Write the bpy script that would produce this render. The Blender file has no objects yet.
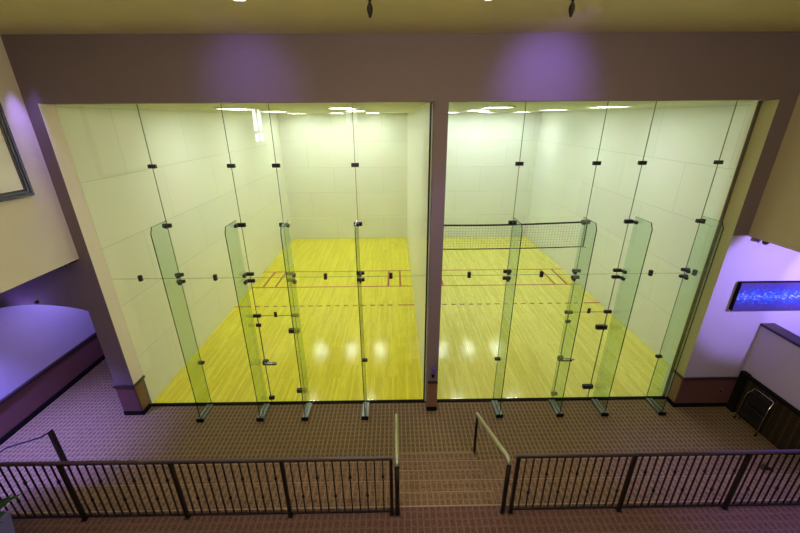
import bpy, bmesh, math, random
from mathutils import Vector, Matrix
random.seed(7)
S = bpy.context.scene
C = S.collection
PI = math.pi

# ---------------------------------------------------------------- materials
def new_mat(name):
    m = bpy.data.materials.new(name); m.use_nodes = True
    nt = m.node_tree
    b = nt.nodes['Principled BSDF']
    return m, nt, b

def N(nt, t, **kw):
    n = nt.nodes.new(t)
    for k, v in kw.items():
        setattr(n, k, v)
    return n

def L(nt, a, b): nt.links.new(a, b)

def plain(name, col, rough=.6, metal=0., noise=0., nscale=8., bump=0., bscale=60., spec=.5, coat=0.):
    m, nt, b = new_mat(name)
    b.inputs['Roughness'].default_value = rough
    b.inputs['Metallic'].default_value = metal
    b.inputs['Specular IOR Level'].default_value = spec
    b.inputs['Coat Weight'].default_value = coat
    tc = N(nt, 'ShaderNodeTexCoord')
    if noise > 0:
        nz = N(nt, 'ShaderNodeTexNoise'); nz.inputs['Scale'].default_value = nscale; nz.inputs['Detail'].default_value = 4
        L(nt, tc.outputs['Object'], nz.inputs['Vector'])
        mx = N(nt, 'ShaderNodeMix', data_type='RGBA')
        mx.inputs['A'].default_value = (*[c*(1-noise) for c in col], 1)
        mx.inputs['B'].default_value = (*[min(1, c*(1+noise)) for c in col], 1)
        L(nt, nz.outputs['Fac'], mx.inputs['Factor']); L(nt, mx.outputs['Result'], b.inputs['Base Color'])
    else:
        b.inputs['Base Color'].default_value = (*col, 1)
    if bump > 0:
        nz = N(nt, 'ShaderNodeTexNoise'); nz.inputs['Scale'].default_value = bscale; nz.inputs['Detail'].default_value = 3
        L(nt, tc.outputs['Object'], nz.inputs['Vector'])
        bp = N(nt, 'ShaderNodeBump'); bp.inputs['Strength'].default_value = bump; bp.inputs['Distance'].default_value = .01
        L(nt, nz.outputs['Fac'], bp.inputs['Height']); L(nt, bp.outputs['Normal'], b.inputs['Normal'])
    return m

def emit(name, col, strength):
    m, nt, b = new_mat(name)
    b.inputs['Base Color'].default_value = (.8, .8, .8, 1)
    b.inputs['Emission Color'].default_value = (*col, 1)
    b.inputs['Emission Strength'].default_value = strength
    return m

def glass(name, tint, refl=1.0):
    m, nt, b = new_mat(name)
    nt.nodes.remove(b)
    out = nt.nodes['Material Output']
    tr = N(nt, 'ShaderNodeBsdfTransparent'); tr.inputs['Color'].default_value = (*tint, 1)
    gl = N(nt, 'ShaderNodeBsdfGlossy'); gl.inputs['Roughness'].default_value = .01
    fr = N(nt, 'ShaderNodeFresnel'); fr.inputs['IOR'].default_value = 1.45
    mu = N(nt, 'ShaderNodeMath', operation='MULTIPLY'); mu.inputs[1].default_value = refl
    ms = N(nt, 'ShaderNodeMixShader')
    # both sides of a pane reflect the same way
    geo = N(nt, 'ShaderNodeNewGeometry')
    io = N(nt, 'ShaderNodeMix'); io.inputs['A'].default_value = 1.45; io.inputs['B'].default_value = 1/1.45
    L(nt, geo.outputs['Backfacing'], io.inputs['Factor'])
    inv = N(nt, 'ShaderNodeMath', operation='DIVIDE'); inv.inputs[0].default_value = 1.0
    L(nt, fr.outputs['Fac'], mu.inputs[0]); L(nt, mu.outputs[0], ms.inputs[0])
    L(nt, io.outputs['Result'], fr.inputs['IOR'])
    L(nt, tr.outputs[0], ms.inputs[1]); L(nt, gl.outputs[0], ms.inputs[2]); L(nt, ms.outputs[0], out.inputs['Surface'])
    nt.nodes.remove(inv)
    return m

def panelled(name, col, axis, joint=.72, pw=2.44, ph=1.22, rough=.35):
    """smooth court wall board with hairline joints; axis = which world axis runs along the wall"""
    m, nt, b = new_mat(name)
    b.inputs['Roughness'].default_value = rough
    tc = N(nt, 'ShaderNodeTexCoord'); sp = N(nt, 'ShaderNodeSeparateXYZ'); cb = N(nt, 'ShaderNodeCombineXYZ')
    L(nt, tc.outputs['Object'], sp.inputs[0])
    L(nt, sp.outputs[axis], cb.inputs['X']); L(nt, sp.outputs['Z'], cb.inputs['Y'])
    br = N(nt, 'ShaderNodeTexBrick'); br.offset = .5; br.squash = 1
    br.inputs['Scale'].default_value = 1
    br.inputs['Brick Width'].default_value = pw; br.inputs['Row Height'].default_value = ph
    br.inputs['Mortar Size'].default_value = .006; br.inputs['Mortar Smooth'].default_value = .1
    br.inputs['Color1'].default_value = (*col, 1); br.inputs['Color2'].default_value = (*[c*.975 for c in col], 1)
    br.inputs['Mortar'].default_value = (*[c*joint for c in col], 1)
    L(nt, cb.outputs[0], br.inputs['Vector'])
    nz = N(nt, 'ShaderNodeTexNoise'); nz.inputs['Scale'].default_value = .9; nz.inputs['Detail'].default_value = 5
    L(nt, tc.outputs['Object'], nz.inputs['Vector'])
    mx = N(nt, 'ShaderNodeMix', data_type='RGBA', blend_type='MULTIPLY'); mx.inputs['Factor'].default_value = .10
    L(nt, br.outputs['Color'], mx.inputs['A']); L(nt, nz.outputs['Color'], mx.inputs['B'])
    L(nt, mx.outputs['Result'], b.inputs['Base Color'])
    return m

def maple(name, c1, c2, dark):
    m, nt, b = new_mat(name)
    b.inputs['Roughness'].default_value = .13
    b.inputs['Specular IOR Level'].default_value = .20
    tc = N(nt, 'ShaderNodeTexCoord'); sp = N(nt, 'ShaderNodeSeparateXYZ'); cb = N(nt, 'ShaderNodeCombineXYZ')
    L(nt, tc.outputs['Object'], sp.inputs[0]); L(nt, sp.outputs['Y'], cb.inputs['X']); L(nt, sp.outputs['X'], cb.inputs['Y'])
    br = N(nt, 'ShaderNodeTexBrick'); br.offset = .37; br.offset_frequency = 2
    br.inputs['Scale'].default_value = 1; br.inputs['Brick Width'].default_value = 1.3; br.inputs['Row Height'].default_value = .057
    br.inputs['Mortar Size'].default_value = .0012; br.inputs['Bias'].default_value = -.1
    br.inputs['Color1'].default_value = (*c1, 1); br.inputs['Color2'].default_value = (*c2, 1); br.inputs['Mortar'].default_value = (*dark, 1)
    L(nt, cb.outputs[0], br.inputs['Vector'])
    mp = N(nt, 'ShaderNodeMapping'); mp.inputs['Scale'].default_value = (26, 1.6, 1)
    L(nt, tc.outputs['Object'], mp.inputs['Vector'])
    nz = N(nt, 'ShaderNodeTexNoise'); nz.inputs['Scale'].default_value = 1.4; nz.inputs['Detail'].default_value = 5; nz.inputs['Roughness'].default_value = .65
    L(nt, mp.outputs[0], nz.inputs['Vector'])
    rp = N(nt, 'ShaderNodeValToRGB'); rp.color_ramp.elements[0].position = .3; rp.color_ramp.elements[0].color = (.62, .58, .42, 1)
    rp.color_ramp.elements[1].position = .62; rp.color_ramp.elements[1].color = (1, 1, 1, 1)
    L(nt, nz.outputs['Fac'], rp.inputs[0])
    mx = N(nt, 'ShaderNodeMix', data_type='RGBA', blend_type='MULTIPLY'); mx.inputs['Factor'].default_value = .42
    L(nt, br.outputs['Color'], mx.inputs['A']); L(nt, rp.outputs[0], mx.inputs['B'])
    L(nt, mx.outputs['Result'], b.inputs['Base Color'])
    return m

def stripes(nt, src, pitch, lo):
    dv = N(nt, 'ShaderNodeMath', operation='DIVIDE'); L(nt, src, dv.inputs[0]); dv.inputs[1].default_value = pitch
    fr = N(nt, 'ShaderNodeMath', operation='FRACT'); L(nt, dv.outputs[0], fr.inputs[0])
    sb = N(nt, 'ShaderNodeMath', operation='SUBTRACT'); L(nt, fr.outputs[0], sb.inputs[0]); sb.inputs[1].default_value = .5
    ab = N(nt, 'ShaderNodeMath', operation='ABSOLUTE'); L(nt, sb.outputs[0], ab.inputs[0])
    mr = N(nt, 'ShaderNodeMapRange'); mr.interpolation_type = 'SMOOTHSTEP'; L(nt, ab.outputs[0], mr.inputs['Value'])
    mr.inputs['From Min'].default_value = lo; mr.inputs['From Max'].default_value = .5
    return mr.outputs['Result']
def carpet(name, base, light, pw=.086, ph=.105, axes='XY', amt=1.):
    m, nt, b = new_mat(name)
    b.inputs['Roughness'].default_value = .95; b.inputs['Specular IOR Level'].default_value = .1
    tc = N(nt, 'ShaderNodeTexCoord'); sp = N(nt, 'ShaderNodeSeparateXYZ'); cb = N(nt, 'ShaderNodeCombineXYZ')
    L(nt, tc.outputs['Object'], sp.inputs[0])
    if axes == 'XY':   # treads and risers share one repeat: run the pattern on over y - z
        sb = N(nt, 'ShaderNodeMath', operation='SUBTRACT'); L(nt, sp.outputs['Y'], sb.inputs[0]); L(nt, sp.outputs['Z'], sb.inputs[1])
        L(nt, sp.outputs['X'], cb.inputs['X']); L(nt, sb.outputs[0], cb.inputs['Y'])
    else:
        L(nt, sp.outputs['Y'], cb.inputs['X']); L(nt, sp.outputs['Z'], cb.inputs['Y'])
    dn = N(nt, 'ShaderNodeTexNoise'); dn.inputs['Scale'].default_value = 14; dn.inputs['Detail'].default_value = 2
    L(nt, tc.outputs['Object'], dn.inputs['Vector'])
    dm = N(nt, 'ShaderNodeVectorMath', operation='MULTIPLY_ADD'); dm.inputs[1].default_value = (.03, .05, 0); L(nt, dn.outputs['Color'], dm.inputs[0]); L(nt, cb.outputs[0], dm.inputs[2])
    s2 = N(nt, 'ShaderNodeSeparateXYZ'); L(nt, dm.outputs[0], s2.inputs[0])
    va = stripes(nt, s2.outputs['X'], pw, .26); vb = stripes(nt, s2.outputs['Y'], ph, .26)
    hb = N(nt, 'ShaderNodeMath', operation='MULTIPLY'); L(nt, vb, hb.inputs[0]); hb.inputs[1].default_value = .55
    mxm = N(nt, 'ShaderNodeMath', operation='MAXIMUM'); L(nt, va, mxm.inputs[0]); L(nt, hb.outputs[0], mxm.inputs[1])
    nz = N(nt, 'ShaderNodeTexNoise'); nz.inputs['Scale'].default_value = 22; nz.inputs['Detail'].default_value = 4; nz.inputs['Roughness'].default_value = .7
    L(nt, tc.outputs['Object'], nz.inputs['Vector'])
    mu = N(nt, 'ShaderNodeMath', operation='MULTIPLY'); L(nt, mxm.outputs[0], mu.inputs[0]); L(nt, nz.outputs['Fac'], mu.inputs[1])
    mu2 = N(nt, 'ShaderNodeMath', operation='MULTIPLY'); mu2.inputs[1].default_value = 1.05*amt; mu2.use_clamp = True
    L(nt, mu.outputs[0], mu2.inputs[0])
    nz2 = N(nt, 'ShaderNodeTexNoise'); nz2.inputs['Scale'].default_value = 42; nz2.inputs['Detail'].default_value = 2
    L(nt, tc.outputs['Object'], nz2.inputs['Vector'])
    bs = N(nt, 'ShaderNodeMix', data_type='RGBA'); bs.inputs['A'].default_value = (*[c*.2 for c in base], 1); bs.inputs['B'].default_value = (*[c*1.75 for c in base], 1)
    L(nt, nz2.outputs['Fac'], bs.inputs['Factor'])
    mx = N(nt, 'ShaderNodeMix', data_type='RGBA'); mx.inputs['B'].default_value = (*light, 1)
    L(nt, mu2.outputs[0], mx.inputs['Factor']); L(nt, bs.outputs['Result'], mx.inputs['A'])
    L(nt, mx.outputs['Result'], b.inputs['Base Color'])
    bp = N(nt, 'ShaderNodeBump'); bp.inputs['Strength'].default_value = .5; bp.inputs['Distance'].default_value = .006
    L(nt, nz2.outputs['Fac'], bp.inputs['Height']); L(nt, bp.outputs['Normal'], b.inputs['Normal'])
    return m

PAINT = plain('shaded_front_wall_paint', (.175, .135, .152), .75, noise=.03, nscale=3, bump=.12, bscale=120)  # shade on the fascia and piers is put into this darker colour
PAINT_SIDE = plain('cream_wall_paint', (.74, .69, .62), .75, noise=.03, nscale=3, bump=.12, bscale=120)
PAINT_WHITE = plain('purple_lit_wall_paint', (.44, .39, .56), .7, noise=.02, nscale=3, bump=.1, bscale=120)  # purple lamp light tinted into the wall colour
PAINT_WARM_LIT = plain('warm_lit_wall_paint', (.42, .36, .22), .75, noise=.04, nscale=3, bump=.12, bscale=120)  # warm yellow light on the upper right wall put into its colour
REVEAL = plain('court_lit_reveal_paint', (.85, .78, .70), .7, bump=.1, bscale=120)  # light from the court painted in as a paler left reveal
REVEAL_T = plain('warm_lit_reveal_paint', (.42, .40, .20), .7, bump=.1, bscale=120)  # warm yellow light painted in as an olive right reveal
CEIL = plain('tan_ceiling_paint', (.70, .63, .33), .85, noise=.04, nscale=2, bump=.25, bscale=90)
WAINSCOT = plain('maroon_wainscot_paint', (.13, .055, .06), .55, noise=.08, nscale=5)
WAIN_BROWN = plain('brown_wainscot_paint', (.22, .12, .07), .55, noise=.08, nscale=5)
DARKTRIM = plain('dark_wood_trim', (.028, .015, .018), .4, noise=.2, nscale=12)
BLACK = plain('black_rubber', (.008, .007, .007), .85, spec=.1)
COURTW_S = panelled('court_side_wall_board', (.86, .87, .76), 'Y')  # yellow bounce off the left court's floor put into the board colour
COURTW_S2 = panelled('right_court_side_wall_board', (.83, .86, .82), 'Y')
COURTW_F = panelled('court_front_wall_board', (.86, .87, .76), 'X')  # same yellow floor bounce put into the colour
COURTW_F2 = panelled('right_court_front_wall_board', (.83, .86, .82), 'X')
COURTC = plain('court_ceiling_board', (.62, .64, .42), .7, noise=.03, nscale=2)
WOOD1 = maple('yellow_maple_boards', (.90, .82, .075), (.76, .67, .045), (.40, .30, .02))
WOOD2 = maple('pale_maple_boards', (.87, .82, .22), (.74, .68, .14), (.38, .30, .04))
REDLINE = plain('red_court_line', (.36, .04, .008), .3)
DASH = plain('brown_dashed_line', (.16, .08, .01), .4)
CARPET = carpet('patterned_brown_carpet', (.125, .085, .05), (.40, .30, .15))
CARPET_T = carpet('tier_brown_carpet', (.16, .098, .07), (.33, .24, .16))
CARPET_U = carpet('landing_red_brown_carpet', (.10, .052, .052), (.20, .13, .115))
CARPET_W = carpet('carpeted_wall_panel', (.028, .02, .012), (.075, .055, .03), .14, .07, 'YZ')
NOSING = plain('tan_carpet_nosing', (.30, .21, .14), .9, noise=.3, nscale=40)
GLASS = glass('clear_court_glass', (.985, .995, .985))
GLASS_F = glass('green_fin_glass', (.85, .925, .875))
GEDGE = plain('dark_green_glass_edge', (.012, .03, .02), .2)
SEAM = plain('grey_silicone_seam', (.16, .18, .12), .4)
FIT = plain('black_patch_fitting', (.010, .009, .010), .35)
ALU = plain('brushed_aluminium', (.22, .22, .21), .36, metal=1.)
CHROME = plain('chrome_tube', (.8, .8, .82), .12, metal=1.)
IRON = plain('dark_bronze_iron', (.007, .004, .005), .45, noise=.2, nscale=20, spec=.3)
RAILCAP = plain('plum_rail_paint', (.045, .024, .04), .3, spec=.6)
RAILGLOSS = plain('polished_handrail', (.42, .40, .33), .33, metal=.75)
LAMP = emit('court_lamp_diffuser', (.91, 1., .92), 18.5)
DOWN = emit('downlight_lens', (1., .85, .75), 20.)
DAY = emit('daylight_through_window', (.86, .92, 1.), 15.)
PVC = plain('white_lamp_frame', (.8, .8, .75), .5)

# ---------------------------------------------------------------- mesh helpers
def bm_(): return bmesh.new()
def box(bm, x0, x1, y0, y1, z0, z1, mi=0):
    vs = [bm.verts.new((x, y, z)) for x in (x0, x1) for y in (y0, y1) for z in (z0, z1)]
    for q in ((0, 1, 3, 2), (4, 6, 7, 5), (0, 4, 5, 1), (2, 3, 7, 6), (0, 2, 6, 4), (1, 5, 7, 3)):
        f = bm.faces.new([vs[i] for i in q]); f.material_index = mi
    return vs
def prism(bm, pts, axis, a, b, mi=0):
    """extrude an outline of 2-D points along an axis from a to b"""
    def P(p, t):
        return {'x': (t, p[0], p[1]), 'y': (p[0], t, p[1]), 'z': (p[0], p[1], t)}[axis]
    A = [bm.verts.new(P(p, a)) for p in pts]; B = [bm.verts.new(P(p, b)) for p in pts]
    fs = [bm.faces.new(A), bm.faces.new(B[::-1])]
    n = len(pts)
    for i in range(n):
        fs.append(bm.faces.new((A[i], B[i], B[(i+1) % n], A[(i+1) % n])))
    for f in fs: f.material_index = mi
def tube(bm, pts, r, seg=10, mi=0, cap=True):
    pts = [Vector(p) for p in pts]; rings = []
    up = Vector((0, 0, 1))
    prev = None
    for i, p in enumerate(pts):
        d = (pts[min(i+1, len(pts)-1)] - pts[max(i-1, 0)]).normalized()
        if prev is None:
            a = d.cross(up)
            if a.length < .05: a = d.cross(Vector((1, 0, 0)))
            a.normalize()
        else:
            a = (prev - d*prev.dot(d)).normalized()
        prev = a; b = d.cross(a)
        rr = r[i] if isinstance(r, (list, tuple)) else r
        rings.append([bm.verts.new(p + (a*math.cos(2*PI*k/seg) + b*math.sin(2*PI*k/seg))*rr) for k in range(seg)])
    for i in range(len(rings)-1):
        for k in range(seg):
            f = bm.faces.new((rings[i][k], rings[i][(k+1) % seg], rings[i+1][(k+1) % seg], rings[i+1][k])); f.material_index = mi; f.smooth = True
    if cap:
        for rg in (rings[0][::-1], rings[-1]):
            f = bm.faces.new(rg); f.material_index = mi
def lathe(bm, prof, c=(0, 0, 0), seg=20, mi=0):
    rings = []
    for r, z in prof:
        rings.append([bm.verts.new((c[0]+max(r, 1e-4)*math.cos(2*PI*k/seg), c[1]+max(r, 1e-4)*math.sin(2*PI*k/seg), c[2]+z)) for k in range(seg)])
    for i in range(len(rings)-1):
        for k in range(seg):
            f = bm.faces.new((rings[i][k], rings[i][(k+1) % seg], rings[i+1][(k+1) % seg], rings[i+1][k])); f.smooth = True; f.material_index = mi
    bm.faces.new(rings[0][::-1]); bm.faces.new(rings[-1])
def obj(name, bm, mats, parent=None, bevel=0.):
    bmesh.ops.recalc_face_normals(bm, faces=bm.faces)
    me = bpy.data.meshes.new(name); bm.to_mesh(me); bm.free()
    for m in (mats if isinstance(mats, (list, tuple)) else [mats]): me.materials.append(m)
    o = bpy.data.objects.new(name, me); C.objects.link(o)
    if parent: o.parent = parent
    if bevel:
        md = o.modifiers.new('bevel', 'BEVEL'); md.width = bevel; md.segments = 2; md.limit_method = 'ANGLE'
    return o
def bx(name, d, mats, parent=None, bevel=0.):
    bm = bm_(); box(bm, *d); return obj(name, bm, mats, parent, bevel)
def thing(name, label, cat, loc=(0, 0, 0), rz=0, group=None):
    o = bpy.data.objects.new(name, None); C.objects.link(o); o.location = loc; o.rotation_euler = (0, 0, rz)
    o.empty_display_size = .1
    o['label'] = label; o['category'] = cat
    if group: o['group'] = group
    return o
def tag(o, label, cat, group=None):
    o['label'] = label; o['category'] = cat
    if group: o['group'] = group
    return o
def struct(o):
    o['kind'] = 'structure'; return o
def dup(root, loc, label, rz=None):
    r = root.copy(); C.objects.link(r); r.location = loc; r['label'] = label
    if rz is not None: r.rotation_euler = (0, 0, rz)
    for ch in list(root.children):
        c = ch.copy(); C.objects.link(c); c.parent = r
        for g in list(ch.children):
            d = g.copy(); C.objects.link(d); d.parent = c
    return r

# ---------------------------------------------------------------- dimensions
FT = .3048
W = 6.096; CL = 12.192; H = 6.15
X1L, X1R = -W, 0.
X2L, X2R = .258, .258 + W
YF = -.30                 # face of the front wall of the lobby
ZC = 7.05                 # lobby ceiling
XL, XR = -6.30, 5.73      # upper side walls of the lobby
ZU = .88                  # upper landing
OPR = 5.45                # right edge of the right opening
YB = -13.

# ---------------------------------------------------------------- courts
def court_floor(xa, xb, mat, xa_face):
    bm = bm_(); box(bm, xa, xb, 0, CL, -.1, 0)
    t = .0015
    def ln(x0, x1, d0, d1, mi=1): box(bm, x0, x1, CL-d1, CL-d0, 0, t, mi)
    h = .034
    for d in (15*FT, 20*FT): ln(xa, xb, d-h, d+h)
    for s in (1.5*FT, 3*FT):
        for x in (xa+s, xb-s): ln(x-h, x+h, 15*FT+h, 20*FT-h)
    d = 25*FT; ln(xa, xa+.55, d-h, d+h); ln(xb-.55, xb, d-h, d+h)
    x = xa+.55+.15
    while x + .15 < xb-.55:
        ln(x, x+.15, d-.034, d+.034, 2); x += .30
    return struct(obj('floor', bm, [mat, REDLINE, DASH]))
court_floor(X1L, X1R, WOOD1, 0)
court_floor(X2L, X2R, WOOD2, 0)
struct(bx('wall_court_left', (X1L-.2, X1L, 0.002, CL+.2, 0, H), COURTW_S))
struct(bx('wall_court_divider', (X1R, X2L, 0.002, CL+.2, 0, H), COURTW_S))
struct(bx('wall_court_right', (X2R, X2R+.2, 0.002, CL+.2, 0, H), COURTW_S2))
struct(bx('wall_court_front_left', (X1L, X1R, CL, CL+.2, 0, H), COURTW_F))
struct(bx('wall_court_front_right', (X2L, X2R, CL, CL+.2, 0, H), COURTW_F2))
struct(bx('wall_court_rear_right', (OPR, X2R, .002, .15, 0, H), COURTW_S))
struct(bx('ceiling', (X1L-.2, X2R+.2, .002, CL+.2, H, H+.15), COURTC))

# ceiling lamps
def court_lamp(label, x, y, w, l, grp):
    t = thing('ceiling_light', label, 'ceiling light', (x, y, H), 0, grp)
    bm = bm_(); e = .03
    box(bm, -w/2-e, w/2+e, -l/2-e, -l/2, -.03, 0); box(bm, -w/2-e, w/2+e, l/2, l/2+e, -.03, 0)
    box(bm, -w/2-e, -w/2, -l/2, l/2, -.03, 0); box(bm, w/2, w/2+e, -l/2, l/2, -.03, 0)
    obj('frame', bm, PVC, t)
    bx('diffuser', (-w/2, w/2, -l/2, l/2, -.022, -.002), LAMP, t)
names = {(0, 0): 'nearest the glass on the left', (0, 1): 'nearest the glass on the right',
         (1, 0): 'in the middle row on the left', (1, 1): 'in the middle row on the right',
         (2, 0): 'by the far wall on the left', (2, 1): 'by the far wall in the centre', (2, 2): 'by the far wall on the right'}
LR = [[-4.47, -1.87], [-4.52, -1.88], [-4.87, -3.12, -1.55]]
RR = [[1.9, 4.64], [2.11, 4.64], [1.90, 3.40, 4.98]]
YR = [3.2, 6.5, 10.8]
for ci, rows in enumerate((LR, RR)):
    for r, xs in enumerate(rows):
        for k, x in enumerate(xs):
            court_lamp('flat white ceiling light of the %s court, %s' % (('left', 'right')[ci], names[(r, k)]), x, YR[r], .54, .95,
                       'ceiling lights of the %s court' % ('left', 'right')[ci])

# ---------------------------------------------------------------- lobby shell
# front wall of the lobby: fascia, piers, arch wall, right wall, as one wall
bm = bm_()
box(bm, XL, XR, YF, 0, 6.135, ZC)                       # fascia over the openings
box(bm, .02, .24, YF, 0, 0, 6.135)                      # pier between the courts
box(bm, OPR, XR, YF, 0, 3.9, 6.135)                     # right pier
box(bm, XL, X1L, YF, 0, 3.59, 6.135)                    # left pier above the soffit
ax0, ax1, zs, za = -8.42, -6.48, 2.52, 2.67
out = [(-8.42, zs), (-8.42, 3.59), (X1L, 3.59), (X1L, 0), (ax1, 0), (ax1, zs)]
for i in range(1, 16):
    t = i/16; x = ax1+(ax0-ax1)*t; out.append((x, zs+(za-zs)*math.sin(PI*t)**.75))
out += []
prism(bm, out, 'y', YF, 0)
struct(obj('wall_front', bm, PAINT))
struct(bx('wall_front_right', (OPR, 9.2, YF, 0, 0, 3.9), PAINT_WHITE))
struct(bx('trim_22', (X1L, X1L+.004, YF, -.006, .78, 6.135), REVEAL))  # thin skin added to carry the court-lit tone of the left reveal
struct(bx('trim_23', (OPR-.004, OPR, YF, -.021, .78, 6.135), REVEAL_T))  # thin skin added to carry the warm-lit tone of the right reveal
# side walls
struct(bx('wall_upper_left', (XL-.15, XL, YB, YF, 3.59, ZC), PAINT_SIDE))
struct(bx('wall_upper_right', (XR, XR+.15, YB, YF, 3.9, ZC), PAINT_WARM_LIT))
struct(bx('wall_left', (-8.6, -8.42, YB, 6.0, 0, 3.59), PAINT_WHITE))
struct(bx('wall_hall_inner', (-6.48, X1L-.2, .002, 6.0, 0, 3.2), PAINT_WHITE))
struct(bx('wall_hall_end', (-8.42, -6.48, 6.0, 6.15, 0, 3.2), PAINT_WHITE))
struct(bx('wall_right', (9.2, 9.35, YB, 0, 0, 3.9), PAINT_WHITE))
struct(bx('ceiling', (XL-.15, XR+.15, YB, 0, ZC, ZC+.12), CEIL))
struct(bx('ceiling', (-8.6, XL-.15, YB, YF, 3.59, 3.7), PAINT_WHITE))
struct(bx('ceiling', (-8.42, -6.48, .0, 6.0, 3.2, 3.3), PAINT_WHITE))
struct(bx('ceiling', (XR+.15, 9.35, YB, 0, 3.9, 4.0), PAINT_WHITE))
struct(bx('wall_back', (-8.6, 9.35, YB-.15, YB, 0, ZC), PAINT_SIDE))
# floors
TL, TR = -6.42, 6.65
struct(bx('floor', (-8.42, 9.2, -1.85, 0, -.12, 0), CARPET))
struct(bx('floor', (-8.42, TL, YB, -1.85, -.12, 0), CARPET))
struct(bx('floor', (-8.42, -6.48, 0, 6.0, -.12, 0), CARPET))
bm = bm_(); box(bm, TL, 9.2, YB, -3.05, .0, ZU)
struct(obj('floor', bm, CARPET_U))
struct(bx('trim_1', (TL, TR, -3.07, -3.05, ZU-.03, ZU+.003), NOSING))
# door threshold strips under the glass
struct(bx('trim_2', (X1L, .02, -.08, 0, 0, .022), BLACK))
struct(bx('trim_3', (.24, OPR, -.08, 0, 0, .022), BLACK))
# front wall wainscot, caps and baseboards
def wains(i, x0, x1, mat=WAINSCOT, y=YF, z=.78, left=False, right=False):
    struct(bx('trim_%d' % i, (x0, x1, y-.02, y, .1, z-.045), mat))
    struct(bx('trim_%d' % (i+1), (x0-.025*left, x1+.025*right, y-.05, y, z-.045, z), DARKTRIM, bevel=.008))
    struct(bx('baseboard_front', (x0, x1, y-.035, y, 0, .1), BLACK))
wains(4, ax1, X1L, WAINSCOT, left=True)
wains(6, .02, .24, WAIN_BROWN)
wains(8, OPR, 6.6, WAINSCOT)
# the same bands turned round the reveals
for i, (x0, x1, yr) in ((10, (X1L, X1L+.02, 0)), (12, (OPR-.02, OPR, 0))):
    struct(bx('trim_%d' % i, (x0, x1, YF, -.09, .1, .735), WAIN_BROWN))
    cx0, cx1 = (x0, x1+.02) if i == 10 else (x0-.02, x1)
    struct(bx('trim_%d' % (i+1), (cx0, cx1, YF-.05, -.0, .735, .78), DARKTRIM))
    struct(bx('baseboard_reveal', (cx0, cx1, YF-.035, -.09, 0, .1), BLACK))
# left hall: wainscot band on the long left wall
struct(bx('trim_14', (-8.42, -8.40, -7, 6, .12, .74), WAINSCOT))
struct(bx('trim_15', (-8.42, -8.36, -7, 6, .74, .80), DARKTRIM))
struct(bx('baseboard_left', (-8.42, -8.38, -7, 6, 0, .12), BLACK))

# ---------------------------------------------------------------- glass walls
RB = .0   # plane
def fitting(parent, x, z, w=.13, h=.065, d=.022):
    bm = bm_(); box(bm, x-w/2, x+w/2, -d-.006, -.0062, z-h/2, z+h/2); box(bm, x-w/2, x+w/2, .0062, d+.006, z-h/2, z+h/2)
    obj('patch_fitting', bm, FIT, parent, bevel=.003)
def glass_wall(label, x0, x1, J, door, lead):
    t = thing('glass_wall', label, 'glass wall', ((x0+x1)/2, 0, 0))
    ox = (x0+x1)/2
    def P(xa, xb, za, zb):
        bx('glass_pane', (xa-ox, xb-ox, -.006, .006, za, zb), GLASS, t)
    def seam(xa, xb, za, zb): bx('seam', (xa-ox, xb-ox, -.0065, .0065, za, zb), SEAM, t)
    xs = [x0] + J + [x1]; g = .0045
    for i in range(len(xs)-1):
        a, b = xs[i]+g*(i > 0), xs[i+1]-g*(i < len(xs)-2)
        P(a, b, 3.05+g/2, 6.13)
        if i == door: P(a, b, 2.215, 3.05-g/2)
        else: P(a, b, .03, 3.05-g/2)
    for j in J: seam(j-g, j+g, .03, 6.13)
    for i in range(len(xs)-1):
        seam(xs[i]+g, xs[i+1]-g, 3.05-.002, 3.05+.002)
    bx('floor_channel', (x0-ox, x1-ox, -.012, .012, .02, .03), FIT, t) if False else None
    for i, j in enumerate(J):
        fitting(t, j-ox, 5.15)
        fitting(t, j-ox, 4.10, .15, .07)
        fitting(t, j-ox, 3.125, .15, .06); fitting(t, j-ox, 2.985, .15, .06)
    for i in range(len(xs)-1):
        if i == door: continue
        m = (xs[i]+xs[i+1])/2
        if i == 0: m = lead[0]
        if i == len(xs)-2: m = lead[1]
        fitting(t, m-ox, 3.06, .06, .115)
    # low fittings
    fitting(t, J[0]-ox, 1.09, .12, .06); fitting(t, J[3]-ox, 1.10, .12, .06)
    fitting(t, J[1]-ox, 2.21, .15, .06); fitting(t, J[2]-ox, 2.21, .15, .06)
    return t
J1 = [-4.78, -3.43, -2.66, -1.30]; J2 = [1.55, 2.90, 3.70, 5.04]
glass_wall('wide glass wall closing off the left court, with the yellower floor behind it', X1L, -.03, J1, 2, (-5.54, -.71))
glass_wall('wide glass wall closing off the right court, where the net hangs', .24, OPR-.06, J2, 2, (.81, 5.24))
struct(bx('trim_16', (-.03, .0, -.03, .002, 0.02, 6.13), GEDGE))
struct(bx('trim_17', (OPR-.06, OPR, -.02, .002, 0.026, 6.13), plain('bronze_glass_channel', (.11, .09, .055), .5)))
struct(bx('trim_18', (0., .018, -.06, 0, .0, 6.13), PVC))

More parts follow.
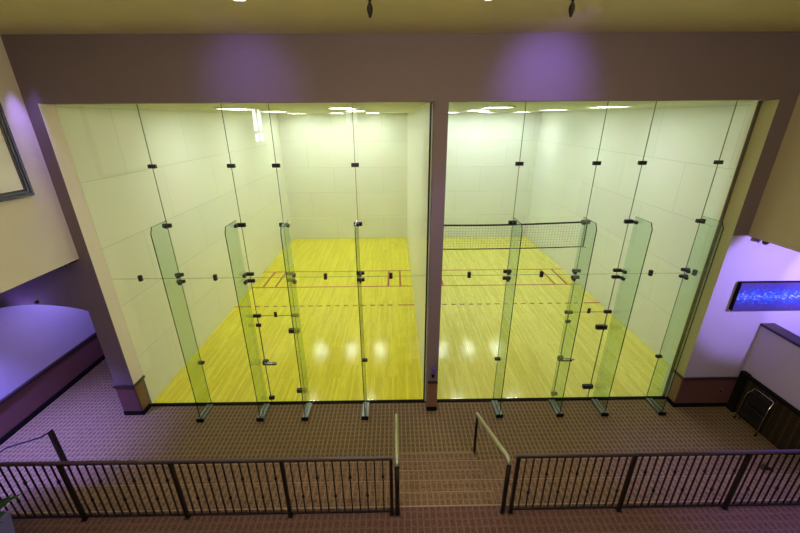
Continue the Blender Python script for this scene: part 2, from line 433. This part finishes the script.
def glass_door(label, xa, xb, hinge_right_w):
    t = thing('glass_door', label, 'door', ((xa+xb)/2, 0, 0)); ox = (xa+xb)/2
    bx('door_pane', (xa+.012-ox, xb-.012-ox, -.006, .006, .03, 2.205), GLASS, t)
    bm = bm_()
    box(bm, xa+.006-ox, xa+.012-ox, -.006, .006, .03, 2.205); box(bm, xb-.012-ox, xb-.006-ox, -.006, .006, .03, 2.205)
    box(bm, xa+.012-ox, xb-.012-ox, -.006, .006, 2.205, 2.213)
    obj('edge_strip', bm, SEAM, t)
    for z in (.32, 1.85):                                   # hinges on the right side
        bm = bm_(); box(bm, xb-.17-ox, xb+.05-ox, -.035, -.0065, z-.045, z+.045); box(bm, xb-.17-ox, xb+.05-ox, .0065, .035, z-.045, z+.045)
        tube(bm, [(xb-.02-ox, -.04, z-.055), (xb-.02-ox, -.04, z+.055)], .012)
        obj('hinge', bm, FIT, t, bevel=.003)
    for z in (.13,):
        bm = bm_(); box(bm, xa-.042-ox, xa+.08-ox, -.03, -.0065, z-.035, z+.035); box(bm, xa-.042-ox, xa+.08-ox, .0065, .03, z-.035, z+.035)
        obj('bottom_lock', bm, FIT, t, bevel=.003)
    bm = bm_(); box(bm, xa-.042-ox, xa+.06-ox, -.035, -.0065, 2.01-.04, 2.0+.04); obj('top_keeper', bm, FIT, t, bevel=.003)
    # lever handle with its lock case
    lk = bm_(); box(lk, xa-.04-ox, xa+.07-ox, -.045, -.0065, 1.03, 1.13); box(lk, xa-.04-ox, xa+.07-ox, .0065, .045, 1.03, 1.13)
    lk = obj('lock_case', lk, FIT, t, bevel=.004)
    bm = bm_(); tube(bm, [(xa+.03-ox, -.045, 1.11), (xa+.03-ox, -.08, 1.11), (xa+.07-ox, -.09, 1.11), (xa+.26-ox, -.09, 1.11)], .016)
    obj('lever', bm, CHROME, lk)
    bx('rim_lock', (xa+.075-ox, xa+.25-ox, -.05, -.0065, 1.03, 1.09), FIT, lk, bevel=.003)
    # small knob fitting at the middle of the head
    bm = bm_(); box(bm, .0-.028, .028, -.03, -.0065, 2.19, 2.30); obj('head_stop', bm, FIT, t, bevel=.003)
    return t
glass_door('frameless glass door into the left court with a chrome lever', J1[1], J1[2], 0)
glass_door('frameless glass door into the right court with a chrome lever', J2[1], J2[2], 0)

def glass_fin(label, x):
    t = thing('glass_fin', label, 'glass fin', (x, 0, 0), 0, 'glass fins bracing the two court fronts')
    o = [(-.03, .045), (-.03, 4.20), (-.47, 4.20), (-.53, 4.10), (-.53, .045)]
    bm = bm_(); prism(bm, o, 'x', -.006, .006); obj('glass_blade', bm, GLASS_F, t)
    bm = bm_()
    box(bm, -.0065, .0065, -.538, -.53, .045, 4.10)
    prism(bm, [(-.538, 4.10), (-.53, 4.10), (-.47, 4.20), (-.474, 4.206)], 'x', -.0065, .0065)
    box(bm, -.0062, .0062, -.47, -.03, 4.20, 4.203)
    obj('polished_edge', bm, GEDGE, t)
    bm = bm_(); box(bm, -.066, -.012, -.53, -.102, 0, .055); box(bm, .012, .066, -.53, -.102, 0, .055); box(bm, -.012, .012, -.53, -.088, 0, .02)
    obj('floor_channel', bm, ALU, t, bevel=.003)
    bx('end_cap', (-.072, .072, -.57, -.539, 0, .075), BLACK, t, bevel=.003)
    for z, d in ((4.10, .11), (3.125, .13), (2.985, .13)):
        bm = bm_(); box(bm, -.022, -.0065, -d, -.03, z-.028, z+.028); box(bm, .0065, .022, -d, -.03, z-.028, z+.028)
        obj('clamp', bm, FIT, t, bevel=.002)
    return t
fin0 = glass_fin('glass fin standing before the left court, the leftmost of its four', -4.75)
dup(fin0, (-3.50, 0, 0), 'glass fin just left of the glass door of the left court')
dup(fin0, (-2.56, 0, 0), 'glass fin just right of the glass door of the left court')
dup(fin0, (J1[3], 0, 0), 'glass fin before the left court, nearest the pier between the courts')
dup(fin0, (J2[0], 0, 0), 'glass fin before the right court, nearest the pier between the courts')
dup(fin0, (2.83, 0, 0), 'glass fin just left of the glass door of the right court')
dup(fin0, (3.79, 0, 0), 'glass fin just right of the glass door of the right court')
dup(fin0, (5.02, 0, 0), 'glass fin standing before the right court, the rightmost of its four')

# ---------------------------------------------------------------- net
t = thing('court_net', 'long black-taped net stretched across the right court', 'net', (X2L, 6.1, 0))
def sag(u): return -.09*math.sin(PI*min(1, u*.75+.25)**1.0)
Wn = W
bm = bm_()
for z0, nm in ((2.44, 'top_tape'), (1.51, 'bottom_tape')):
    bm = bm_()
    pts = [(.12+(Wn-.24)*i/24, 0, z0+sag(i/24)*(1 if z0 > 2 else .6)) for i in range(25)]
    for i in range(24):
        a, b = pts[i], pts[i+1]; h = .03 if z0 > 2 else .018
        vs = [bm.verts.new((p[0], y, p[2]+dz)) for p in (a, b) for y in (-.008, .008) for dz in (-h, h)]
        for q in ((0, 1, 3, 2), (4, 6, 7, 5), (0, 4, 5, 1), (2, 3, 7, 6), (0, 2, 6, 4), (1, 5, 7, 3)): bm.faces.new([vs[k] for k in q])
    obj(nm, bm, FIT, t)
bm = bm_()
def zt(x, top): u = (x-.12)/(Wn-.24); return (2.41+sag(u)) if top else (1.53+.6*sag(u))
n = 58
for i in range(1, n):
    x = .12+(Wn-.24)*i/n
    tube(bm, [(x, 0, zt(x, 0)), (x, 0, zt(x, 1))], .0028, 4, cap=False)
for k in range(1, 9):
    f = k/9
    tube(bm, [(x, 0, zt(x, 0)*(1-f)+zt(x, 1)*f) for x in [.12+(Wn-.24)*i/12 for i in range(13)]], .0028, 4, cap=False)
obj('net_mesh', bm, plain('grey_net_cord', (.10, .11, .09), .8), t)
for x in (.12, Wn-.12):
    bm = bm_(); box(bm, x-.022, x+.022, -.012, .012, 1.50, 2.45); obj('side_band', bm, FIT, t)
for x0, x1 in ((.0, .12), (Wn-.12, Wn-.002)):
    s = 1 if x1 > 3 else -1
    bm = bm_(); tube(bm, [(x0, 0, 2.44), (x1, 0, 2.47 if s > 0 else 2.44)], .02, 6); obj('strap', bm, FIT, t)
    bm = bm_(); tube(bm, [(x0, 0, 1.51), (x1, 0, 1.47)], .013, 6); obj('strap', bm, FIT, t)
bm = bm_(); lathe(bm, [(.03, 0), (.05, .01), (.05, .05), (.02, .07)], (0, 0, 0), 12)

bm.free()

# ---------------------------------------------------------------- tiers and steps
def tier(name, label, cat, d, mat, grp):
    t = thing(name, label, cat, (0, 0, 0), 0, grp)
    x0, x1, y0, y1, z0, z1 = d
    bx('carpeted_block', (x0, x1, y0, y1, z0, z1-.001), mat, t)
    bx('nosing', (x0, x1, y1-.001, y1+.012, z1-.014, z1+.003), NOSING, t)
R1 = ZU/6
tier('seating_tier', 'long carpeted seating tier, the lower one nearer the courts', 'step', (TL, TR, -3.05, -1.85, 0, 2*R1), CARPET_T, 'carpeted seating tiers')
tier('seating_tier', 'long carpeted seating tier, the upper one nearest the railings', 'step', (TL, TR, -3.05, -2.45, 2*R1, 4*R1), CARPET_T, 'carpeted seating tiers')
AL, AR = -.62, .80
tier('aisle_step', 'small carpeted aisle step, lowest between the handrails', 'step', (AL, AR, -1.85+.013, -1.55, 0, R1), CARPET_T, 'aisle steps between the handrails')
tier('aisle_step', 'small carpeted aisle step, middle one between the handrails', 'step', (AL, AR, -2.45+.013, -2.15, 2*R1+.003, 3*R1), CARPET_T, 'aisle steps between the handrails')
tier('aisle_step', 'small carpeted aisle step, highest, just below the landing', 'step', (AL, AR, -3.05+.0, -2.75, 4*R1+.003, 5*R1), CARPET_T, 'aisle steps between the handrails')

# ---------------------------------------------------------------- guard railings
def railing(label, posts, nb, y=-3.16):
    x0, x1 = min(posts), max(posts)
    t = thing('guard_railing', label, 'railing', (x0, y, ZU))
    bm = bm_()
    prof = [(-.018, 1.03), (-.023, 1.042), (-.018, 1.056), (0, 1.062), (.018, 1.056), (.023, 1.042), (.018, 1.03)]
    prism(bm, [(a, b) for a, b in prof], 'x', -.03, x1-x0+.015)
    obj('top_rail', bm, RAILCAP, t)
    bx('under_rail', (-.02, x1-x0+.02, -.012, .012, 1.012, 1.03), IRON, t)
    bx('bottom_rail', (0, x1-x0, -.012, .012, .05, .075), IRON, t)
    ps = sorted(posts)
    for p in ps:
        q = obj('post', (lambda b: (box(b, p-x0-.021, p-x0+.021, -.021, .021, .006, 1.03), b)[1])(bm_()), IRON, t)
        bx('base_plate', (p-x0-.035, p-x0+.035, -.035, .035, 0, .008), IRON, q)
    c = 0
    for a, b in zip(ps[:-1], ps[1:]):
        for k in range(1, nb+1):
            x = a + (b-a)*k/(nb+1) - x0
            bm = bm_(); box(bm, x-.0075, x+.0075, -.0075, .0075, .07, 1.01)
            o = obj('baluster', bm, IRON, t)
            c += 1
            if c % 4 in (0, 2):
                z = .71 if c % 4 == 0 else .37
                bm = bm_(); lathe(bm, [(.010, z-.04), (.013, z-.03), (.017, z-.008), (.023, z), (.017, z+.008), (.016, z+.03), (.010, z+.04)], (x, 0, 0), 10)
                obj('knuckle', bm, IRON, o)
railing('dark iron guard railing left of the central aisle, above the seating tiers', [-.70, -2.08, -3.47, -4.85, -6.24], 12)
railing('dark iron guard railing right of the central aisle, with a purple sheen on top', [.92, 2.41, 3.88, 5.36], 14)

def handrail(label, x, yb=-1.62, yt=-3.18, zb0=0, z_t=ZU):
    t = thing('handrail', label, 'handrail', (x, 0, 0))
    bm = bm_(); tube(bm, [(0, -1.50, 0), (0, -1.50, .97)], .024, 10); obj('post', bm, IRON, t)
    bm = bm_(); tube(bm, [(0, -3.16, ZU), (0, -3.16, ZU+.88)], .030, 12); obj('post', bm, IRON, t)
    for yy, zz in ((-3.16, ZU), (-1.50, 0)):
        bm = bm_(); lathe(bm, [(.040, 0), (.040, .01)], (0, yy, zz), 12); obj('base_plate', bm, IRON, t)
    bm = bm_(); tube(bm, [(0, -1.44, .93), (0, -1.47, .985), (0, -1.53, 1.01), (0, -2.95, 1.74), (0, -3.05, 1.80), (0, -3.12, 1.81), (0, -3.16, 1.77)], .032, 14)
    obj('grip', bm, RAILGLOSS, t)
handrail('sloping metal handrail on the right side of the central aisle', .81)
handrail('sloping metal handrail on the left side of the central aisle', -.625)
# short rail at the left end of the tiers
t = thing('handrail', 'short dark handrail at the far left end of the seating tiers', 'handrail', (-6.57, -1.68, 0))
bm = bm_(); box(bm, -.03, .03, -.03, .03, 0, .93); obj('post', bm, IRON, t)
bm = bm_(); tube(bm, [(.0, .04, .90), (.0, .03, .945), (.0, -.02, .95), (-.04, -.13, .95), (-.41, -.33, .95), (-.46, -.42, .94), (-.75, -.75, .93), (-1.0, -1.0, .93)], .014, 8); obj('grip', bm, IRON, t)
bm = bm_(); box(bm, -1.03, -.97, -1.03, -.97, 0, .93); obj('post', bm, IRON, t)

# ---------------------------------------------------------------- right side: parapet, wainscot panel, painting, stool
struct(bx('wall_parapet', (6.66, 6.86, -8.0, YF, 0, 2.03), PAINT_WHITE))
struct(bx('trim_19', (6.62, 6.90, -8.0, YF-.0, 2.03, 2.08), DARKTRIM, bevel=.008))
struct(bx('trim_20', (6.62, 6.66, -1.85, YF-.20, .02, .90), CARPET_W))
bm = bm_(); prism(bm, [(-1.85, .90), (YF-.05, .90), (YF-.05, .95), (-1.85, .95)], 'x', 6.58, 6.66)
box(bm, 6.56, 6.66, YF-.20, YF-.05, 0, .97)
struct(obj('trim_21', bm, BLACK))

def painting_mat():
    m, nt, b = new_mat('blue_city_lights_canvas')
    b.inputs['Roughness'].default_value = .5
    tc = N(nt, 'ShaderNodeTexCoord')
    mp = N(nt, 'ShaderNodeMapping'); mp.inputs['Scale'].default_value = (16, 1, 34); L(nt, tc.outputs['Object'], mp.inputs['Vector'])
    nz = N(nt, 'ShaderNodeTexNoise'); nz.inputs['Scale'].default_value = 1.; nz.inputs['Detail'].default_value = 6; nz.inputs['Roughness'].default_value = .75
    L(nt, mp.outputs[0], nz.inputs['Vector'])
    sp = N(nt, 'ShaderNodeSeparateXYZ'); L(nt, tc.outputs['Object'], sp.inputs[0])
    # bright band about two fifths up
    sb = N(nt, 'ShaderNodeMath', operation='SUBTRACT'); L(nt, sp.outputs['Z'], sb.inputs[0]); sb.inputs[1].default_value = .31
    ab = N(nt, 'ShaderNodeMath', operation='ABSOLUTE'); L(nt, sb.outputs[0], ab.inputs[0])
    ml = N(nt, 'ShaderNodeMath', operation='MULTIPLY_ADD'); L(nt, ab.outputs[0], ml.inputs[0]); ml.inputs[1].default_value = -.75; ml.inputs[2].default_value = .13
    ad = N(nt, 'ShaderNodeMath', operation='ADD'); L(nt, nz.outputs['Fac'], ad.inputs[0]); L(nt, ml.outputs[0], ad.inputs[1])
    rp = N(nt, 'ShaderNodeValToRGB'); cr = rp.color_ramp
    cr.elements[0].position = .34; cr.elements[0].color = (.06, .04, .13, 1)
    cr.elements[1].position = .80; cr.elements[1].color = (.9, .95, 1, 1)
    for p, c in ((.48, (.06, .04, .22, 1)), (.58, (.02, .05, .55, 1)), (.66, (.05, .30, .70, 1)), (.72, (.75, .40, .55, 1))):
        e = cr.elements.new(p); e.color = c
    L(nt, ad.outputs[0], rp.inputs[0]); L(nt, rp.outputs[0], b.inputs['Base Color'])
    return m
t = thing('canvas_painting', 'wide blue abstract canvas of glittering city lights on the right wall', 'painting', (5.86, YF, 2.41))
bx('canvas', (0, 1.95, -.09, -.087, 0, .59), painting_mat(), t)
bx('stretcher', (0, 1.95, -.087, -.002, 0, .59), BLACK, t)

# step stool, folded, leaning on the panel
t = thing('step_stool', 'folded black step stool with a chrome frame leaning by the right panel', 'step stool', (6.48, -.9, 0))
lean = .05
def lp(y, z, off=0): return (lean*z/.85*1.0+off, y, z)
bm = bm_()
tube(bm, [(0, .235, 0), (.035, .235, .64), (.05, .225, .68), (.125, .20, .79), (.13, .17, .80), (.13, -.17, .80), (.125, -.20, .79), (.05, -.225, .68), (.035, -.235, .64), (0, -.235, 0)], .010, 8)
obj('chrome_frame', bm, CHROME, t)
bm = bm_()
tube(bm, [lp(.20, .0, .06), lp(.20, .55, .05)], .011, 8); tube(bm, [lp(-.20, .0, .06), lp(-.20, .55, .05)], .011, 8)
obj('rear_leg', bm, FIT, t)
for z0, z1 in ((.50, .74), (.16, .42)):
    bm = bm_(); pts = [(lean*z0/.85+.012, z0), (lean*z1/.85+.012, z1), (lean*z1/.85+.045, z1), (lean*z0/.85+.045, z0)]
    A = [bm.verts.new((p[0], -.20, p[1])) for p in pts]; B = [bm.verts.new((p[0], .20, p[1])) for p in pts]
    bm.faces.new(A); bm.faces.new(B[::-1])
    for i in range(4): bm.faces.new((A[i], B[i], B[(i+1) % 4], A[(i+1) % 4]))
    obj('tread', bm, plain('ribbed_black_tread', (.010, .010, .013), .4), t, bevel=.004)
for y in (.24, -.24):
    bm = bm_(); tube(bm, [(-.004, y, 0.0), (.004, y, .04)], .017, 8); obj('rubber_foot', bm, BLACK, t)

# dark wedge on the lower tier
bm = bm_(); prism(bm, [(-.10, 0), (.10, 0), (-.06, .10)], 'y', -.03, .03)
o = obj('door_wedge', bm, plain('dark_brown_wood', (.045, .02, .008), .6)); o.location = (5.69, -2.10, 2*R1)
tag(o, 'small dark brown wedge lying on the lower seating tier at right', 'wedge')

# ---------------------------------------------------------------- details on the piers and walls
t = thing('wall_dispenser', 'small plum and black dispenser on the pier between the courts', 'dispenser', (.13, YF, 1.02))
bx('housing', (-.05, .05, -.09, 0, -.02, .12), plain('plum_plastic', (.12, .07, .25), .3), t, bevel=.012)
bm = bm_(); tube(bm, [(0, -.06, -.11), (0, -.06, -.02)], [.02, .04], 12); obj('nozzle', bm, BLACK, t)
for lab, x, y0, z, r in (('small black fixture high in the corner of the right side wall', 5.90, -.42, 3.83, 1), ('small black fixture high in the corner of the left side wall', -6.37, -.42, 3.525, -1)):
    t = thing('spotlight_fixture', lab, 'spotlight', (x, y0, z))
    bx('bracket', (-.05, .05, -.05, .11, .03, .065), BLACK, t)
    bm = bm_(); tube(bm, [(0, -.06, .0), (r*.12, .03, -.03)], .045, 14); obj('lamp_head', bm, FIT, t)
bm = bm_(); lathe(bm, [(.03, 0), (.036, .012), (.03, .03), (.012, .036)], (0, 0, 0), 16)
o = obj('arch_light_fixture', bm, FIT); o.location = (-7.37, YF+.02, 2.63)
bm2 = None
tag(o, 'tiny black fixture at the crown of the left archway', 'light fixture')
o.rotation_euler = (PI/2, 0, 0); o.location = (-7.37, YF, 2.715)
t = thing('wall_outlet', 'small outlet plate on the front wall below the chair rail', 'outlet', (6.33, YF-.02, .42))
bx('plate', (-.035, .035, -.008, 0, -.055, .055), plain('maroon_plate', (.20, .10, .11), .4), t, bevel=.003)
bx('socket', (-.015, .015, -.011, -.008, -.035, .035), BLACK, t)

# framed picture high on the left
t = thing('framed_picture', 'pale picture in a dark layered frame high on the left wall', 'picture', (XL, -.72, 4.81))
LN, HT = 1.7, 1.6
def ring(name, a0, a1, dx, mat):
    bm = bm_()
    box(bm, 0, dx, -a1, -a0, a0, HT-a0); box(bm, 0, dx, -LN+a0, -LN+a1, a0, HT-a0)
    box(bm, 0, dx, -LN+a1, -a1, a0, a1); box(bm, 0, dx, -LN+a1, -a1, HT-a1, HT-a0)
    obj(name, bm, mat, t, bevel=.004)
FR = plain('blue_black_sheen_frame', (.05, .045, .14), .22, spec=.9)  # dark frame with a blue-purple sheen tinted into its colour
ring('outer_moulding', 0, .045, .05, FR); ring('middle_moulding', .045, .085, .038, FR); ring('inner_moulding', .085, .11, .028, plain('bronze_bead', (.10, .08, .08), .3))
bx('print', (.002, .012, -LN+.11, -.11, .11, HT-.11), plain('pale_print_paper', (.93, .95, .98), .5, noise=.03, nscale=2.5), t)

# ---------------------------------------------------------------- planter
t = thing('potted_plant', 'green leafy plant in a lavender tapered planter at the bottom left corner', 'plant', (-5.52, -3.76, ZU))
bm = bm_()
lo, hi, hh = .19, .26, .68
a = [(-lo, -lo), (lo, -lo), (lo, lo), (-lo, lo)]; b = [(-hi, -hi), (hi, -hi), (hi, hi), (-hi, hi)]
A = [bm.verts.new((*p, 0)) for p in a]; B = [bm.verts.new((*p, hh)) for p in b]
Bi = [bm.verts.new((p[0]*.88, p[1]*.88, hh)) for p in b]; Bd = [bm.verts.new((p[0]*.84, p[1]*.84, hh-.06)) for p in b]
bm.faces.new(A)
for q, r in ((A, B), (B, Bi), (Bi, Bd)):
    for i in range(4): bm.faces.new((q[i], q[(i+1) % 4], r[(i+1) % 4], r[i]))
bm.faces.new(Bd)
obj('planter', bm, plain('lavender_glazed_planter', (.16, .16, .50), .3), t, bevel=.008)
bx('soil', (-.195, .195, -.195, .195, hh-.062, hh-.05), plain('dark_soil', (.03, .02, .015), .9), t)
LEAF = plain('dark_green_leaf', (.022, .065, .018), .4, noise=.35, nscale=9)
bm = bm_()
for k in range(70):
    az = random.uniform(0, 2*PI); el = random.uniform(.3, 1.45); ln = random.uniform(.34, .60); wd = random.uniform(.035, .06)
    o0 = Vector((random.uniform(-.08, .08), random.uniform(-.08, .08), hh-.05))
    d = Vector((math.cos(az)*math.cos(el), math.sin(az)*math.cos(el), math.sin(el))); sd = Vector((-math.sin(az), math.cos(az), 0))
    prev = None
    for i in range(7):
        u = i/6; p = o0 + d*ln*u + Vector((0, 0, -.22*ln*u*u)); w = wd*math.sin(PI*(.06+.94*u))**.8 if i < 6 else .002
        cup = Vector((0, 0, .3*w))
        cur = [bm.verts.new(p-sd*w+cup), bm.verts.new(p), bm.verts.new(p+sd*w+cup)]
        if prev:
            for j in (0, 1):
                f = bm.faces.new((prev[j], prev[j+1], cur[j+1], cur[j])); f.smooth = True
        prev = cur
o = obj('foliage', bm, LEAF, t)
md = o.modifiers.new('thick', 'SOLIDIFY'); md.thickness = .002

# ---------------------------------------------------------------- lobby ceiling fittings
for i, (x, lab) in enumerate(((-4.77, 'far left'), (-2.2, 'left of centre'), (.38, 'right of centre'), (3.02, 'far right'))):
    t = thing('recessed_downlight', 'small recessed downlight in the tan ceiling, %s along the top edge' % lab, 'downlight', (x, -2.02, ZC), 0, 'recessed downlights in the tan ceiling')
    bm = bm_(); seg = 24
    ro, ri = .10, .075
    vo = [bm.verts.new((ro*math.cos(2*PI*k/seg), ro*math.sin(2*PI*k/seg), -.001)) for k in range(seg)]
    vm = [bm.verts.new((ri*math.cos(2*PI*k/seg), ri*math.sin(2*PI*k/seg), -.012)) for k in range(seg)]
    for k in range(seg): bm.faces.new((vo[k], vo[(k+1) % seg], vm[(k+1) % seg], vm[k]))
    obj('trim_ring', bm, PVC, t)
    bm = bm_(); lathe(bm, [(.074, -.010), (.074, -.004)], (0, 0, 0), 24); obj('lens', bm, DOWN, t)
    ld = bpy.data.lights.new('downlight_beam', 'SPOT'); ld.energy = 40; ld.color = (1, .86, .70); ld.spot_size = 1.9; ld.spot_blend = .8; ld.shadow_soft_size = .07
    lo_ = bpy.data.objects.new('downlight_beam', ld); C.objects.link(lo_); lo_.location = (x, -2.02, ZC-.03)

def pendant(label, x):
    t = thing('pendant_lamp', label, 'pendant lamp', (x, -3.5, ZC))
    bm = bm_(); lathe(bm, [(.055, -.02), (.06, -.01), (.06, 0)], (0, 0, 0), 16); obj('ceiling_rose', bm, IRON, t)
    bm = bm_(); tube(bm, [(0, 0, -.02), (0, 0, -.30)], .006, 8)
    obj('stem', bm, plain('brass_stem', (.5, .38, .15), .25, metal=1), t)
    bm = bm_()
    lathe(bm, [(.004, -.505), (.010, -.495), (.017, -.475), (.021, -.455), (.019, -.435), (.012, -.42), (.008, -.41), (.014, -.40), (.022, -.385), (.022, -.365), (.012, -.34), (.012, -.30)], (0, 0, 0), 16)
    obj('finial', bm, BLACK, t)
    ld = bpy.data.lights.new('pendant_glow', 'POINT'); ld.energy = 100; ld.color = (1., .82, .50); ld.shadow_soft_size = .12
    lo_ = bpy.data.objects.new('pendant_glow', ld); C.objects.link(lo_); lo_.location = (x*2.2, -4.6, ZC-.42)
pendant('dark turned finial of a hanging lamp at the top edge, left of centre', -.775)
pendant('dark turned finial of a hanging lamp at the top edge, right of centre', .645)

# windows behind the viewer, reflected in the glass
def window(i, pts_fn, bars):
    pass
def side_window(n, y0, y1, z0, z1):
    bm = bm_()
    ym = (y0+y1)/2; zm = z0+(z1-z0)*.30; f = .06
    for a, b in ((y0, ym-f), (ym+f, y1)):
        for c, d in ((z0, zm-f), (zm+f, z1)):
            box(bm, XL, XL+.006, a, b, c, d, 1)
    for a, b, c, d in ((y0-.06, y0, z0-.06, z1+.06), (y1, y1+.06, z0-.06, z1+.06), (ym-f, ym+f, z0, z1), (y0, y1, z0-.06, z0), (y0, y1, z1, z1+.06), (y0, ym-f, zm-f, zm+f), (ym+f, y1, zm-f, zm+f)):
        box(bm, XL, XL+.04, a, b, c, d, 0)
    struct(obj('window_%d' % n, bm, [PVC, DAY]))
side_window(1, -10.35, -9.35, 5.05, 6.25)
def back_window(n, x0, x1, z0, z1):
    bm = bm_(); xm = (x0+x1)/2; f = .05
    box(bm, x0, xm-f, YB, YB+.006, z0, z1, 1); box(bm, xm+f, x1, YB, YB+.006, z0, z1, 1)
    for a, b, c, d in ((x0-.07, x0, z0-.07, z1+.07), (x1, x1+.07, z0-.07, z1+.07), (xm-f, xm+f, z0, z1), (x0, x1, z0-.07, z0), (x0, x1, z1, z1+.07)):
        box(bm, a, b, YB, YB+.05, c, d, 0)
    struct(obj('window_%d' % n, bm, [PVC, emit('dim_daylight_through_window', (.86, .92, 1.), 3.)]))
back_window(2, -3.0, -2.45, 5.6, 6.35)

# ---------------------------------------------------------------- lights
def spot(name, loc, target, energy, col, size=1.4, blend=.8, soft=.05):
    ld = bpy.data.lights.new(name, 'SPOT'); ld.energy = energy; ld.color = col; ld.spot_size = size; ld.spot_blend = blend; ld.shadow_soft_size = soft
    o = bpy.data.objects.new(name, ld); C.objects.link(o); o.location = loc
    o.rotation_euler = (Vector(target)-Vector(loc)).to_track_quat('-Z', 'Y').to_euler(); return o
def area(name, loc, target, energy, col, sx, sy):
    ld = bpy.data.lights.new(name, 'AREA'); ld.shape = 'RECTANGLE'; ld.size = sx; ld.size_y = sy; ld.energy = energy; ld.color = col
    o = bpy.data.objects.new(name, ld); C.objects.link(o); o.location = loc
    o.rotation_euler = (Vector(target)-Vector(loc)).to_track_quat('-Z', 'Y').to_euler(); return o
PUR = (.34, .22, 1.)
spot('purple_hall_lamp', (-7.4, 1.2, 3.0), (-8.2, .6, .4), 110, (.42, .34, 1.), 2.6, .9, .1)
spot('purple_corridor_lamp', (-7.8, -1.5, 3.5), (-7.5, -1.4, 0), 1400, (.25, .21, 1.), 1.35, 1., .1)
spot('purple_arch_lamp', (-7.6, -.62, 2.45), (-7.5, -.3, 2.9), 9, PUR, 2.2, .9, .05)
spot('purple_cove_right', (6.7, -2.1, 3.6), (6.6, -.3, 3.05), 230, (.50, .38, 1.), 1.35, .25, .06)
spot('purple_cove_right', (8.2, -2.1, 3.6), (8.1, -.3, 3.05), 200, (.50, .38, 1.), 1.35, .25, .06)
spot('purple_room_lamp', (7.8, -2.6, 3.6), (7.0, -1.2, 0), 30, (.5, .4, 1.), 2.4, .9, .2)
spot('purple_fascia_spot', (1.7, -1.7, 6.95), (1.7, -.3, 6.4), 110, PUR, 1.25, 1., .15)
spot('purple_fascia_spot', (-2.8, -1.7, 6.95), (-2.8, -.3, 6.4), 46, PUR, 1.25, 1., .15)
spot('purple_wall_wash', (-5.95, -.48, 6.95), (-6.3, -.46, 5.3), 130, PUR, .55, 1., .03)
spot('purple_rail_spot', (5.0, -4.2, 6.9), (4.6, -3.1, 1.8), 600, PUR, .6, .9, .05)
spot('purple_pier_spot', (.15, -2.2, 6.9), (.13, -.3, 3.0), 120, PUR, .8, .8, .05)
# warm lamps of the lobby behind the viewer
area('lobby_warm_lamp', (0, -8.0, 6.95), (0, -6.5, 0), 130, (1., .82, .60), 6, 3)

w = bpy.data.worlds.new('world'); S.world = w; w.use_nodes = True
w.node_tree.nodes['Background'].inputs[0].default_value = (.6, .55, .5, 1); w.node_tree.nodes['Background'].inputs[1].default_value = .05

# ---------------------------------------------------------------- camera
cam = bpy.data.cameras.new('camera'); co = bpy.data.objects.new('camera', cam); C.objects.link(co); S.camera = co
yaw, pitch, roll = .0116, .382, -.006
f = Vector((math.sin(yaw)*math.cos(pitch), math.cos(yaw)*math.cos(pitch), -math.sin(pitch)))
r = Vector((math.cos(yaw), -math.sin(yaw), 0)); u = r.cross(f)
r2 = math.cos(roll)*r + math.sin(roll)*u; u2 = -math.sin(roll)*r + math.cos(roll)*u
M = Matrix((( r2.x, u2.x, -f.x, -.6103), (r2.y, u2.y, -f.y, -6.5583), (r2.z, u2.z, -f.z, 5.8848), (0, 0, 0, 1)))
co.matrix_world = M
cam.sensor_width = 36; cam.sensor_fit = 'HORIZONTAL'; cam.lens = 36*367.5/800; cam.clip_start = .05

S.view_settings.view_transform = 'Standard'; S.view_settings.look = 'None'; S.view_settings.gamma = 1
S.view_settings.use_curve_mapping = False
S.view_settings.exposure = .42
S.cycles.max_bounces = 10; S.cycles.transparent_max_bounces = 24; S.cycles.diffuse_bounces = 5
S.cycles.use_denoising = True
